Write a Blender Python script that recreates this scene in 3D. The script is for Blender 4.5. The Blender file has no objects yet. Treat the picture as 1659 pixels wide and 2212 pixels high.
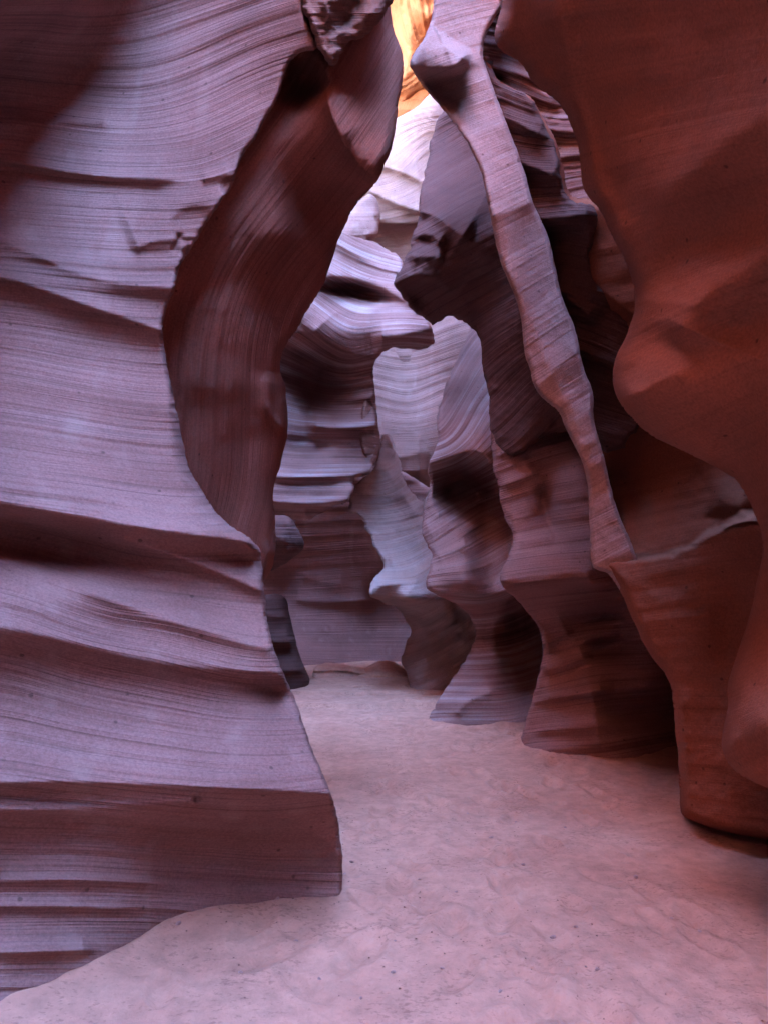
import bpy, math, random
import numpy as np
from mathutils import Vector
from mathutils.geometry import tessellate_polygon

scene = bpy.context.scene
C = scene.collection
random.seed(7)

# ------------------------------------------------------------------ camera
CAM_H, PITCH = 1.6, math.radians(4.8)
F, CU, CV = 1659.0, 829.5, 1106.0          # focal length and centre in the 1659 x 2212 working frame
cd = bpy.data.cameras.new('camera')
cam = bpy.data.objects.new('camera', cd)
C.objects.link(cam)
cam.location = (0, 0, CAM_H)
cam.rotation_euler = (math.pi / 2 + PITCH, 0, 0)
cd.sensor_fit = 'HORIZONTAL'
cd.angle = 2 * math.atan(CU / F)
cd.clip_start, cd.clip_end = 0.05, 500
scene.camera = cam

# ------------------------------------------------------------------ sky, sun, exposure
SUN_EL, SUN_AZ = math.radians(42), math.radians(97)   # azimuth clockwise from +Y (sun behind, to the right)
w = bpy.data.worlds.new('World')
scene.world = w
w.use_nodes = True
nt = w.node_tree
bg = nt.nodes['Background']
sky = nt.nodes.new('ShaderNodeTexSky')
sky.sky_type = 'NISHITA'
sky.sun_disc = False
sky.sun_elevation = SUN_EL
sky.sun_rotation = SUN_AZ
sky.dust_density = 0.0          # clear desert air: deep blue overhead
sky.ozone_density = 7.0
nt.links.new(sky.outputs[0], bg.inputs[0])
bg.inputs[1].default_value = 0.15
sl = bpy.data.lights.new('sun', 'SUN')
sl.energy = 2.0
sl.angle = math.radians(0.5)
sl.color = (1.0, 0.93, 0.82)
sun = bpy.data.objects.new('sun', sl)
C.objects.link(sun)
sdir = Vector((math.sin(SUN_AZ) * math.cos(SUN_EL), math.cos(SUN_AZ) * math.cos(SUN_EL), math.sin(SUN_EL)))
sun.rotation_euler = sdir.to_track_quat('Z', 'Y').to_euler()
sun.location = (3, -6, 30)
vs = scene.view_settings
vs.view_transform = 'Standard'
vs.look = 'None'
vs.gamma = 1.0
vs.use_curve_mapping = False
vs.exposure = 6.82
cy = scene.cycles
cy.use_denoising = True
cy.max_bounces = 3
cy.diffuse_bounces = 2
cy.use_adaptive_sampling = True
cy.adaptive_threshold = 0.012
cy.glossy_bounces = 2
cy.caustics_reflective = False
cy.caustics_refractive = False

# ------------------------------------------------------------------ maths
SP, CP = math.sin(PITCH), math.cos(PITCH)


def to_world(u, v, d):
    """working-frame direction + distance along the optical axis -> world point (arrays)"""
    x = (u - CU) / F * d
    y = -(v - CV) / F * d
    return np.stack([x, d * CP - y * SP, CAM_H + d * SP + y * CP], -1)


def floor_d(v, z=0.0):
    """axis distance at which the direction at row v meets height z"""
    return (CAM_H - z) / ((v - CV) / F * CP - SP)


def rnd(ix, iy, seed):
    n = (ix.astype(np.int64) * 374761393 + iy.astype(np.int64) * 668265263 + seed * 974634777) & 0xFFFFFFFF
    n = ((n ^ (n >> 13)) * 1274126177) & 0xFFFFFFFF
    n = (n ^ (n >> 16)) & 0xFFFFFF
    return n / float(0xFFFFFF)


def noise2(x, y, seed=0):
    ix, iy = np.floor(x), np.floor(y)
    fx, fy = x - ix, y - iy
    fx = fx * fx * fx * (fx * (fx * 6 - 15) + 10)
    fy = fy * fy * fy * (fy * (fy * 6 - 15) + 10)
    a, b = rnd(ix, iy, seed), rnd(ix + 1, iy, seed)
    c, d = rnd(ix, iy + 1, seed), rnd(ix + 1, iy + 1, seed)
    return (a + (b - a) * fx + (c - a) * fy + (a - b - c + d) * fx * fy) * 2 - 1


def fbm(x, y, seed=0, octaves=4, gain=0.5):
    t, a, s = 0.0, 1.0, 0.0
    for k in range(octaves):
        t = t + a * noise2(x * 2 ** k, y * 2 ** k, seed + 11 * k)
        s += a
        a *= gain
    return t / s


def tps(pts):
    p = np.array(pts, float)
    if len(p) < 4:
        A = np.c_[np.ones(len(p)), p[:, :2] / 1000]
        co = np.linalg.lstsq(A, p[:, 2], rcond=None)[0]
        return lambda u, v: co[0] + co[1] * u / 1000 + co[2] * v / 1000
    q = p[:, :2] / 1000
    n = len(q)
    r = np.linalg.norm(q[:, None] - q[None], axis=-1)
    K = np.where(r > 0, r * r * np.log(r + 1e-12), 0) + np.eye(n) * 2e-4
    P = np.c_[np.ones(n), q]
    M = np.block([[K, P], [P.T, np.zeros((3, 3))]])
    s = np.linalg.solve(M, np.r_[p[:, 2], 0, 0, 0])

    def f(u, v):
        o = s[n] + s[n + 1] * u / 1000 + s[n + 2] * v / 1000
        for i in range(n):
            r2 = (u / 1000 - q[i, 0]) ** 2 + (v / 1000 - q[i, 1]) ** 2
            o = o + s[i] * 0.5 * r2 * np.log(r2 + 1e-12)
        return o
    return f


def smooth_line(pts, it=2, closed=False):
    p = [tuple(map(float, a)) for a in pts]
    for _ in range(it):
        o = []
        n = len(p)
        for i in range(n if closed else n - 1):
            a, b = p[i], p[(i + 1) % n]
            o += [(0.75 * a[0] + 0.25 * b[0], 0.75 * a[1] + 0.25 * b[1]),
                  (0.25 * a[0] + 0.75 * b[0], 0.25 * a[1] + 0.75 * b[1])]
        if not closed:
            o = [p[0]] + o + [p[-1]]
        p = o
    return np.array(p)


def seg_near(u, v, line, closed=False):
    """distance, nearest point, signed side (positive = left of travel in image = above for left-to-right), position 0..1"""
    best = np.full(u.shape, 1e9)
    nu, nv, side, tt = (np.zeros(u.shape) for _ in range(4))
    n = len(line)
    m = n if closed else n - 1
    L = [np.hypot(*(line[(i + 1) % n] - line[i])) for i in range(m)]
    tot = sum(L)
    acc = 0.0
    for i in range(m):
        a, b = line[i], line[(i + 1) % n]
        d = b - a
        l2 = d @ d + 1e-9
        t = np.clip(((u - a[0]) * d[0] + (v - a[1]) * d[1]) / l2, 0, 1)
        pu, pv = a[0] + t * d[0], a[1] + t * d[1]
        q = np.hypot(u - pu, v - pv)
        k = q < best
        best = np.where(k, q, best)
        nu = np.where(k, pu, nu)
        nv = np.where(k, pv, nv)
        side = np.where(k, (u - a[0]) * d[1] - (v - a[1]) * d[0], side)
        tt = np.where(k, (acc + t * L[i]) / tot, tt)
        acc += L[i]
    return best, nu, nv, side, tt


def inside(u, v, poly):
    c = np.zeros(u.shape, bool)
    n = len(poly)
    for i in range(n):
        x1, y1 = poly[i]
        x2, y2 = poly[(i + 1) % n]
        if y1 == y2:
            continue
        k = ((y1 > v) != (y2 > v)) & (u < (x2 - x1) * (v - y1) / (y2 - y1) + x1)
        c ^= k
    return c


# ------------------------------------------------------------------ relief features (metres toward the viewer)
def ledge(line, A, wa, wb, r=3.0, ends=(1, 1), sm=2):
    """a crest along a line: falls off over wa above it and wb below it"""
    return ('ledge', smooth_line(line, sm), A, wa, wb, r, ends)


def bump(u, v, ru, rv, A, rot=0.0, p=2.0):
    return ('bump', u, v, ru, rv, A, math.radians(rot), p)


def step(line, A, w):
    """everything below the line stands A further out, over a slope w tall"""
    return ('step', smooth_line(line, 2), A, w)


def relief(u, v, feats):
    h = np.zeros(u.shape)
    for f in feats:
        if f[0] == 'ledge':
            _, line, A, wa, wb, r, ends = f
            d, _, _, side, t = seg_near(u, v, line)
            wob = 1 + 0.15 * noise2(t * 5 + A * 31, t * 0 + wa, 5)
            w_ = np.where(side > 0, wa, wb)
            d = np.sqrt(d * d + r * r) - r
            k = np.exp(-d / w_) * wob
            if ends[0]:
                k = k * np.clip(t / 0.18, 0, 1) ** 1.5
            if ends[1]:
                k = k * np.clip((1 - t) / 0.18, 0, 1) ** 1.5
            h = h + A * k
        elif f[0] == 'step':
            _, line, A, w_ = f
            d, _, _, side, _ = seg_near(u, v, line)
            q = np.where(side > 0, d, -d) + 13 * fbm(u / 75, v / 34, 601, 4, 0.62)
            q = np.clip(1 - q / (w_ * (0.8 + 0.7 * fbm(u / 110, v / 300, 602, 2))), 0, 1)
            h = h + A * q * q * (3 - 2 * q)
        else:
            _, bu, bv, ru, rv, A, rot, p = f
            x, y = u - bu, v - bv
            a = (x * math.cos(rot) + y * math.sin(rot)) / ru
            b = (-x * math.sin(rot) + y * math.cos(rot)) / rv
            h = h + A * np.exp(-(a * a + b * b) ** (p / 2))
    return h


def ratchet(s, seed):
    """uneven bedding ribs in -1..1 : slow rise, quick undercut, irregular spacing"""
    q = s + 0.35 * noise2(s * 0.37, s * 0 + 3.3, seed + 5)
    i = np.floor(q)
    f = q - i
    a = 0.25 + 0.75 * rnd(i, i * 0 + 7, seed)
    k = np.where(f < 0.72, f / 0.72, (1 - f) / 0.28)
    k = k * k * (3 - 2 * k)
    return a * k


MATS = {}
ROCKS = []


def rock(name, label, poly, depth, feats=(), strata=None, rim=(26, 0.35), thick=1.6, ribs=(0.03, 46), rough=0.012,
         step=4.0, seed=1, mat='sandstone', smooth_outline=2, edge_noise=2.0, wave=1.0, group=None, category='rock wall',
         inset=26, fs=1.0):
    out = smooth_line(poly, smooth_outline, True)
    lo, hi = out.min(0) - 2 * step, out.max(0) + 2 * step
    nu, nv = int((hi[0] - lo[0]) / step) + 1, int((hi[1] - lo[1]) / step) + 1
    U, V = np.meshgrid(lo[0] + np.arange(nu) * step, lo[1] + np.arange(nv) * step)
    U, V = U.ravel(), V.ravel()
    d, pu, pv, _, _ = seg_near(U, V, out, True)
    ins = inside(U, V, out)
    idx = np.arange(nu * nv).reshape(nv, nu)
    quads = np.stack([idx[:-1, :-1], idx[1:, :-1], idx[1:, 1:], idx[:-1, 1:]], -1).reshape(-1, 4)
    quads = quads[ins[quads].sum(1) >= 2]
    snap = (~ins) | (d < 0.35 * step)
    U = np.where(snap, pu, U)
    V = np.where(snap, pv, V)
    e = np.where(snap, 0, d)
    used = np.unique(quads)
    remap = -np.ones(nu * nv, int)
    remap[used] = np.arange(len(used))
    quads = remap[quads]
    U, V, e = U[used], V[used], e[used]
    # outline gets a little natural raggedness
    if edge_noise:
        k = np.exp(-e / 14) * edge_noise
        U = U + k * fbm(U / 22, V / 22, seed + 70, 3)
        V = V + k * fbm(U / 22 + 9, V / 22 + 4, seed + 71, 3)
    D0 = tps(depth)
    base = D0(U, V)
    mpp = base / F
    S = (tps(strata)(U, V) if strata else V.copy())
    warp = wave * (12 * fbm(U / 420, V / 300, seed + 20, 2) + 1.2 * fbm(U / 160, V / 60, seed + 21, 2))
    S = S + warp
    h = relief(U, V, feats) * fs
    amp, wl = ribs
    m1 = np.clip(0.6 + 0.9 * fbm(U / 420, V / 200, seed + 30, 2), 0, 1.4)
    m2 = np.clip(0.55 + 1.0 * fbm(U / 360, V / 120, seed + 31, 2), 0, 1.4)
    h = h + amp * m1 * ratchet(S / wl, seed) * 1.0
    h = h + amp * 0.42 * m2 * ratchet(S / (wl * 0.43), seed + 1)
    h = h + amp * 0.16 * ratchet(S / (wl * 0.17), seed + 2) * np.clip(m1 + m2 - 0.6, 0, 1.5)
    h = h + rough * (fbm(U / 120, V / 120, seed + 40, 5, 0.55) * 2.0)
    rw, rd = rim(U, V) if callable(rim) else rim
    t = np.clip(e / rw, 0, 1)
    d_ = base - h + rd * (1 - np.sqrt(np.clip(1 - (1 - t) ** 2, 0, 1)))
    verts = to_world(U, V, d_)
    nfront = len(verts)
    # sides and back: ordered outline loops, several rings going back and a cap
    ed = np.concatenate([quads[:, [0, 1]], quads[:, [1, 2]], quads[:, [2, 3]], quads[:, [3, 0]]])
    key = np.sort(ed, 1)
    _, inv, cnt = np.unique(key, axis=0, return_inverse=True, return_counts=True)
    bd = ed[cnt[inv.ravel()] == 1]
    nxt = {}
    for a, b in bd:
        nxt.setdefault(int(a), []).append(int(b))
    faces = [tuple(q) for q in quads.tolist()]
    allv = [verts]
    alls = [S * np.median(mpp)]
    count = nfront
    cen = np.array([U.mean(), V.mean()])
    while nxt:
        a0 = next(iter(nxt))
        loop = [a0]
        cur = nxt[a0].pop()
        if not nxt[a0]:
            del nxt[a0]
        while cur != a0:
            loop.append(cur)
            n_ = nxt[cur].pop()
            if not nxt[cur]:
                del nxt[cur]
            cur = n_
        if len(loop) < 8:
            continue
        lp = np.array(loop)
        lu, lv = U[lp], V[lp]
        tn = np.stack([np.roll(lu, -3) - np.roll(lu, 3), np.roll(lv, -3) - np.roll(lv, 3)], -1)
        tn /= np.linalg.norm(tn, axis=1, keepdims=True) + 1e-6
        nrm = np.stack([tn[:, 1], -tn[:, 0]], -1)      # inward (loops run counter-clockwise on screen)
        if not inside(lu[:1] + nrm[0, 0] * 6, lv[:1] + nrm[0, 1] * 6, out)[0]:
            nrm = -nrm
        prev = lp
        rings = 5
        for k in range(1, rings + 1):
            q = k / rings
            off = inset * q ** 1.6
            ru, rv_ = lu + nrm[:, 0] * off, lv + nrm[:, 1] * off
            dd = d_[lp] * (1 - q) + (base[lp] + thick + 0.3) * q + 0.06 * thick * noise2(lu / 60, lv / 40 + k * 3, seed + k)
            allv.append(to_world(ru, rv_, dd))
            alls.append(S[lp] * np.median(mpp) + 0.02 * k)
            cur_i = count + np.arange(len(lp))
            count += len(lp)
            pn, cn = np.roll(prev, -1), np.roll(cur_i, -1)
            faces += [tuple(x) for x in np.stack([pn, prev, cur_i, cn], -1).tolist()]
            prev = cur_i
        tri = tessellate_polygon([[Vector((float(a), float(-b), 0.0)) for a, b in zip(lu, lv)]])
        faces += [(int(prev[a]), int(prev[b]), int(prev[c])) for a, b, c in tri]
    verts = np.concatenate(allv)
    sv = np.concatenate(alls)
    me = bpy.data.meshes.new(name)
    me.from_pydata(verts.tolist(), [], faces)
    me.polygons.foreach_set('use_smooth', np.ones(len(faces), bool))
    at = me.attributes.new('strata', 'FLOAT', 'POINT')
    at.data.foreach_set('value', sv.astype(np.float32))
    me.materials.append(MATS[mat])
    me.update()
    o = bpy.data.objects.new(name, me)
    C.objects.link(o)
    o['label'] = label
    o['category'] = category
    o['kind'] = 'thing'
    if group:
        o['group'] = group
    ROCKS.append(o)
    return o


# ------------------------------------------------------------------ materials
def sandstone(name, pale, mid, dark, vary=1.0, streak=0.0, bump_s=1.0):
    m = bpy.data.materials.new(name)
    m.use_nodes = True
    n, l = m.node_tree.nodes, m.node_tree.links
    p = n['Principled BSDF']
    p.inputs['Roughness'].default_value = 1.0
    p.inputs['Specular IOR Level'].default_value = 0.08
    at = n.new('ShaderNodeAttribute')
    at.attribute_name = 'strata'
    co = n.new('ShaderNodeTexCoord')
    # bedding coordinate : (strata, slow drift along the wall)
    dr = n.new('ShaderNodeTexNoise')
    dr.inputs['Scale'].default_value = 0.8
    dr.inputs['Detail'].default_value = 1
    l.new(co.outputs['Object'], dr.inputs['Vector'])
    sc = n.new('ShaderNodeMath'); sc.operation = 'MULTIPLY_ADD'
    l.new(dr.outputs['Fac'], sc.inputs[0]); sc.inputs[1].default_value = 0.03
    l.new(at.outputs['Fac'], sc.inputs[2])

    def band(freq, detail, rough=0.6):
        k = n.new('ShaderNodeTexNoise')
        k.noise_dimensions = '2D'
        cx = n.new('ShaderNodeCombineXYZ')
        mu = n.new('ShaderNodeMath'); mu.operation = 'MULTIPLY'; mu.inputs[1].default_value = freq
        l.new(sc.outputs[0], mu.inputs[0])
        sx = n.new('ShaderNodeSeparateXYZ')
        l.new(co.outputs['Object'], sx.inputs[0])
        l.new(mu.outputs[0], cx.inputs[0])
        m2 = n.new('ShaderNodeMath'); m2.operation = 'MULTIPLY'; m2.inputs[1].default_value = 0.35
        l.new(sx.outputs['X'], m2.inputs[0])
        l.new(m2.outputs[0], cx.inputs[1])
        l.new(cx.outputs[0], k.inputs['Vector'])
        k.inputs['Scale'].default_value = 1.0
        k.inputs['Detail'].default_value = detail
        k.inputs['Roughness'].default_value = rough
        return k
    b1, b2, b3 = band(5, 2), band(26, 3, 0.65), band(70, 2, 0.6)
    ramp = n.new('ShaderNodeValToRGB')
    e = ramp.color_ramp.elements
    e[0].position, e[0].color = 0.5 - 0.28 / vary, (*dark, 1)
    e[1].position, e[1].color = 0.5 + 0.26 / vary, (*pale, 1)
    k = e.new(0.5); k.color = (*mid, 1)
    mx = n.new('ShaderNodeMix'); mx.data_type = 'FLOAT'; mx.inputs[0].default_value = 0.5
    l.new(b1.outputs['Fac'], mx.inputs[2]); l.new(b2.outputs['Fac'], mx.inputs[3])
    mk = n.new('ShaderNodeTexNoise'); mk.inputs['Scale'].default_value = 0.9; mk.inputs['Detail'].default_value = 2
    l.new(co.outputs['Object'], mk.inputs['Vector'])
    mr = n.new('ShaderNodeMapRange'); mr.inputs[1].default_value = 0.36; mr.inputs[2].default_value = 0.64
    mr.inputs[3].default_value = 0.2; mr.inputs[4].default_value = 1.0
    l.new(mk.outputs['Fac'], mr.inputs[0])
    mf = n.new('ShaderNodeMix'); mf.data_type = 'FLOAT'; mf.inputs[2].default_value = 0.5
    l.new(mr.outputs[0], mf.inputs[0]); l.new(mx.outputs[0], mf.inputs[3])
    l.new(mf.outputs[0], ramp.inputs[0])
    col = ramp.outputs[0]
    # blotches and grain
    g = n.new('ShaderNodeTexNoise'); g.inputs['Scale'].default_value = 1.7; g.inputs['Detail'].default_value = 3
    l.new(co.outputs['Object'], g.inputs['Vector'])
    gr = n.new('ShaderNodeMapRange'); gr.inputs[1].default_value = 0.3; gr.inputs[2].default_value = 0.7
    gr.inputs[3].default_value = 0.84; gr.inputs[4].default_value = 1.14
    l.new(g.outputs['Fac'], gr.inputs[0])
    mm = n.new('ShaderNodeMix'); mm.data_type = 'RGBA'; mm.blend_type = 'MULTIPLY'; mm.inputs[0].default_value = 1
    l.new(col, mm.inputs[6]); l.new(gr.outputs[0], mm.inputs[7])
    col = mm.outputs[2]
    # sand-grain mottling
    gc = n.new('ShaderNodeTexNoise'); gc.inputs['Scale'].default_value = 75; gc.inputs['Detail'].default_value = 2; gc.inputs['Roughness'].default_value = 0.75
    l.new(co.outputs['Object'], gc.inputs['Vector'])
    gm = n.new('ShaderNodeMapRange'); gm.inputs[1].default_value = 0.3; gm.inputs[2].default_value = 0.7
    gm.inputs[3].default_value = 0.80; gm.inputs[4].default_value = 1.17
    l.new(gc.outputs['Fac'], gm.inputs[0])
    # thin dark bedding joints
    jn = n.new('ShaderNodeMapRange'); jn.inputs[1].default_value = 0.30; jn.inputs[2].default_value = 0.40
    jn.inputs[3].default_value = 1.0 - 0.28 * min(1.0, 0.15 + 0.7 * bump_s); jn.inputs[4].default_value = 1.0
    l.new(b3.outputs['Fac'], jn.inputs[0])
    vo = n.new('ShaderNodeTexVoronoi'); vo.inputs['Scale'].default_value = 7.0
    l.new(co.outputs['Object'], vo.inputs['Vector'])
    vr = n.new('ShaderNodeMapRange'); vr.inputs[1].default_value = 0.05; vr.inputs[2].default_value = 0.09
    vr.inputs[3].default_value = 0.5; vr.inputs[4].default_value = 1.0
    l.new(vo.outputs['Distance'], vr.inputs[0])
    jp = n.new('ShaderNodeMath'); jp.operation = 'MULTIPLY'
    l.new(vr.outputs[0], jp.inputs[0]); l.new(jn.outputs[0], jp.inputs[1])
    gj = n.new('ShaderNodeMath'); gj.operation = 'MULTIPLY'
    l.new(gm.outputs[0], gj.inputs[0]); l.new(jp.outputs[0], gj.inputs[1])
    m3 = n.new('ShaderNodeMix'); m3.data_type = 'RGBA'; m3.blend_type = 'MULTIPLY'; m3.inputs[0].default_value = 1.0
    l.new(col, m3.inputs[6]); l.new(gj.outputs[0], m3.inputs[7])
    col = m3.outputs[2]
    if streak:
        mp = n.new('ShaderNodeMapping'); mp.inputs['Scale'].default_value = (5.5, 5.5, 0.12)
        l.new(co.outputs['Object'], mp.inputs[0])
        st = n.new('ShaderNodeTexNoise'); st.inputs['Scale'].default_value = 1; st.inputs['Detail'].default_value = 4
        l.new(mp.outputs[0], st.inputs['Vector'])
        sr = n.new('ShaderNodeMapRange'); sr.inputs[1].default_value = 0.58; sr.inputs[2].default_value = 0.75
        sr.inputs[3].default_value = 0; sr.inputs[4].default_value = streak
        l.new(st.outputs['Fac'], sr.inputs[0])
        ms = n.new('ShaderNodeMix'); ms.data_type = 'RGBA'
        l.new(sr.outputs[0], ms.inputs[0]); l.new(col, ms.inputs[6]); ms.inputs[7].default_value = (0.38, 0.21, 0.175, 1)
        col = ms.outputs[2]
    l.new(col, p.inputs['Base Color'])
    # relief: bedding lines + grain + pits
    gn = n.new('ShaderNodeTexNoise'); gn.inputs['Scale'].default_value = 160; gn.inputs['Detail'].default_value = 1
    l.new(co.outputs['Object'], gn.inputs['Vector'])
    bu1 = n.new('ShaderNodeBump'); bu1.inputs['Strength'].default_value = 0.6 * bump_s; bu1.inputs['Distance'].default_value = 0.03
    l.new(b2.outputs['Fac'], bu1.inputs['Height'])
    bu2 = n.new('ShaderNodeBump'); bu2.inputs['Strength'].default_value = 0.5 * bump_s; bu2.inputs['Distance'].default_value = 0.012
    l.new(b3.outputs['Fac'], bu2.inputs['Height']); l.new(bu1.outputs[0], bu2.inputs['Normal'])
    bu3 = n.new('ShaderNodeBump'); bu3.inputs['Strength'].default_value = 0.5; bu3.inputs['Distance'].default_value = 0.004
    l.new(gn.outputs['Fac'], bu3.inputs['Height']); l.new(bu2.outputs[0], bu3.inputs['Normal'])
    l.new(bu3.outputs[0], p.inputs['Normal'])
    MATS[name] = m
    return m


sandstone('sandstone', (0.32, 0.155, 0.135), (0.255, 0.108, 0.09), (0.175, 0.066, 0.052))
sandstone('streaked', (0.315, 0.155, 0.135), (0.265, 0.116, 0.097), (0.20, 0.078, 0.062), vary=0.95, streak=0.35)
sandstone('smooth', (0.295, 0.09, 0.054), (0.268, 0.079, 0.046), (0.225, 0.064, 0.037), vary=0.8, bump_s=0.2)
sandstone('zebra', (0.44, 0.305, 0.29), (0.28, 0.128, 0.108), (0.11, 0.04, 0.031), vary=1.6)
sandstone('panel', (0.32, 0.11, 0.082), (0.27, 0.085, 0.06), (0.20, 0.058, 0.04), vary=1.1, bump_s=0.6)
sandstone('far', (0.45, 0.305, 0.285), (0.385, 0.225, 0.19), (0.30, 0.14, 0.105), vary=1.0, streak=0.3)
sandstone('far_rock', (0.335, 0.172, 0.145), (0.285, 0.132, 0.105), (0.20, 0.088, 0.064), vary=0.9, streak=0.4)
sandstone('orange', (0.42, 0.135, 0.06), (0.36, 0.105, 0.042), (0.28, 0.07, 0.024), vary=1.2)  # warm bounced-light glow put into the base colour
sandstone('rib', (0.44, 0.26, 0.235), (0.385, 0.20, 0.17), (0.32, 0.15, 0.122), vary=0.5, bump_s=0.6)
sandstone('shade_painted_rock', (0.155, 0.072, 0.062), (0.115, 0.048, 0.04), (0.08, 0.031, 0.025), vary=0.9, bump_s=1.2)  # base colour darkened to stand in for shade on the rock
sandstone('broken', (0.29, 0.135, 0.11), (0.235, 0.10, 0.076), (0.175, 0.066, 0.05), vary=0.9, bump_s=1.4)


def sand_material():
    m = bpy.data.materials.new('sand')
    m.use_nodes = True
    n, l = m.node_tree.nodes, m.node_tree.links
    p = n['Principled BSDF']
    p.inputs['Roughness'].default_value = 0.95
    p.inputs['Specular IOR Level'].default_value = 0.15
    co = n.new('ShaderNodeTexCoord')
    a = n.new('ShaderNodeTexNoise'); a.inputs['Scale'].default_value = 1.4; a.inputs['Detail'].default_value = 7; a.inputs['Roughness'].default_value = 0.62
    b = n.new('ShaderNodeTexNoise'); b.inputs['Scale'].default_value = 55; b.inputs['Detail'].default_value = 5
    c = n.new('ShaderNodeTexNoise'); c.inputs['Scale'].default_value = 9; c.inputs['Detail'].default_value = 5; c.inputs['Roughness'].default_value = 0.7
    for k in (a, b, c):
        l.new(co.outputs['Object'], k.inputs['Vector'])
    ramp = n.new('ShaderNodeValToRGB')
    e = ramp.color_ramp.elements
    e[0].position, e[0].color = 0.32, (0.44, 0.185, 0.125, 1)
    e[1].position, e[1].color = 0.68, (0.55, 0.25, 0.17, 1)
    l.new(a.outputs['Fac'], ramp.inputs[0])
    r2 = n.new('ShaderNodeMapRange'); r2.inputs[1].default_value = 0.3; r2.inputs[2].default_value = 0.62
    r2.inputs[3].default_value = 0.78; r2.inputs[4].default_value = 1.08
    l.new(c.outputs['Fac'], r2.inputs[0])
    mm = n.new('ShaderNodeMix'); mm.data_type = 'RGBA'; mm.blend_type = 'MULTIPLY'; mm.inputs[0].default_value = 1
    l.new(ramp.outputs[0], mm.inputs[6]); l.new(r2.outputs[0], mm.inputs[7])
    # dark grit gathered in patches
    d1 = n.new('ShaderNodeTexNoise'); d1.inputs['Scale'].default_value = 38; d1.inputs['Detail'].default_value = 2; d1.inputs['Roughness'].default_value = 0.7
    mp = n.new('ShaderNodeMapping'); mp.inputs['Scale'].default_value = (0.8, 1.3, 1)
    l.new(co.outputs['Object'], mp.inputs[0]); l.new(mp.outputs[0], d1.inputs['Vector'])
    d2 = n.new('ShaderNodeTexNoise'); d2.inputs['Scale'].default_value = 2.6; d2.inputs['Detail'].default_value = 3
    l.new(co.outputs['Object'], d2.inputs['Vector'])
    ad = n.new('ShaderNodeMath'); ad.operation = 'MULTIPLY_ADD'; ad.inputs[1].default_value = 0.55
    l.new(d2.outputs['Fac'], ad.inputs[0]); l.new(d1.outputs['Fac'], ad.inputs[2])
    dm = n.new('ShaderNodeMapRange'); dm.inputs[1].default_value = 0.86; dm.inputs[2].default_value = 1.0
    dm.inputs[3].default_value = 0.0; dm.inputs[4].default_value = 0.5
    l.new(ad.outputs[0], dm.inputs[0])
    sp = n.new('ShaderNodeMix'); sp.data_type = 'RGBA'
    l.new(dm.outputs[0], sp.inputs[0]); l.new(mm.outputs[2], sp.inputs[6]); sp.inputs[7].default_value = (0.19, 0.075, 0.052, 1)
    l.new(sp.outputs[2], p.inputs['Base Color'])
    b1 = n.new('ShaderNodeBump'); b1.inputs['Strength'].default_value = 0.5; b1.inputs['Distance'].default_value = 0.02
    l.new(c.outputs['Fac'], b1.inputs['Height'])
    b2 = n.new('ShaderNodeBump'); b2.inputs['Strength'].default_value = 0.6; b2.inputs['Distance'].default_value = 0.006
    l.new(b.outputs['Fac'], b2.inputs['Height']); l.new(b1.outputs[0], b2.inputs['Normal'])
    l.new(b2.outputs[0], p.inputs['Normal'])
    MATS['sand'] = m


sand_material()

# ------------------------------------------------------------------ sand floor
prints = []
while len(prints) < 230:
    py = 2.0 + 9.5 * random.random() ** 1.3
    px = random.gauss(0.45 + 0.04 * py, 0.62)
    prints.append((px, py, random.gauss(0.05, 0.5), 0.85 + 0.3 * random.random(), random.uniform(0.010, 0.028)))


BANKS = []
for line in ([(738, 1955), (560, 1975), (380, 2008), (200, 2108), (0, 2198)], [(1122, 1612), (1180, 1638), (1255, 1645), (1400, 1641), (1470, 1620)],
             [(920, 1560), (980, 1579), (1060, 1575), (1140, 1567)], [(1472, 1772), (1529, 1796), (1659, 1820)]):
    BANKS.append(np.array([to_world(np.array(float(u)), np.array(float(v)), np.array(floor_d(v)))[:2] for u, v in line]))


def ground_z(x, y):
    z = 0.03 * fbm(x / 1.9, y / 1.9, 300, 3) + 0.014 * fbm(x / 0.30, y / 0.30, 310, 4, 0.6)
    # trampled footprints: a shallow sole-shaped hollow with a pushed-up rim
    for px, py, a, k, dep in prints:
        m = (np.abs(x - px) < 0.3) & (np.abs(y - py) < 0.3)
        if not m.any():
            continue
        dx, dy = x[m] - px, y[m] - py
        q = ((dx * math.cos(a) + dy * math.sin(a)) / (0.055 * k)) ** 2 + ((-dx * math.sin(a) + dy * math.cos(a)) / (0.14 * k)) ** 2
        z[m] += dep * (-np.exp(-q ** 1.5) + 0.45 * np.exp(-(np.sqrt(q) - 1.35) ** 2 / 0.08))
    # low scarps where water has cut the sand, and a mound at the far end
    for yy, hh, sx in ((8.1, 0.02, 0.3), (9.6, 0.06, 0.1), (10.6, 0.04, -0.5)):
        q = y - yy - 0.22 * fbm(x / 0.8, x * 0 + yy, 320, 3) - 0.05 * fbm(x / 0.10, y / 0.10, 321, 3)
        z = z + hh * (np.clip(q / 0.05, 0, 1) - np.clip((q - 0.05) / 1.1, 0, 1) * 1.0) * np.clip(1 - np.abs(x - sx) / 2.4, 0.1, 1)
    for b in BANKS:
        d = seg_near(x, y, b)[0]
        z = z + (0.045 + 0.02 * fbm(x / 0.3, y / 0.3, 340, 2)) * np.exp(-d / 0.13)
    return z


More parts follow.
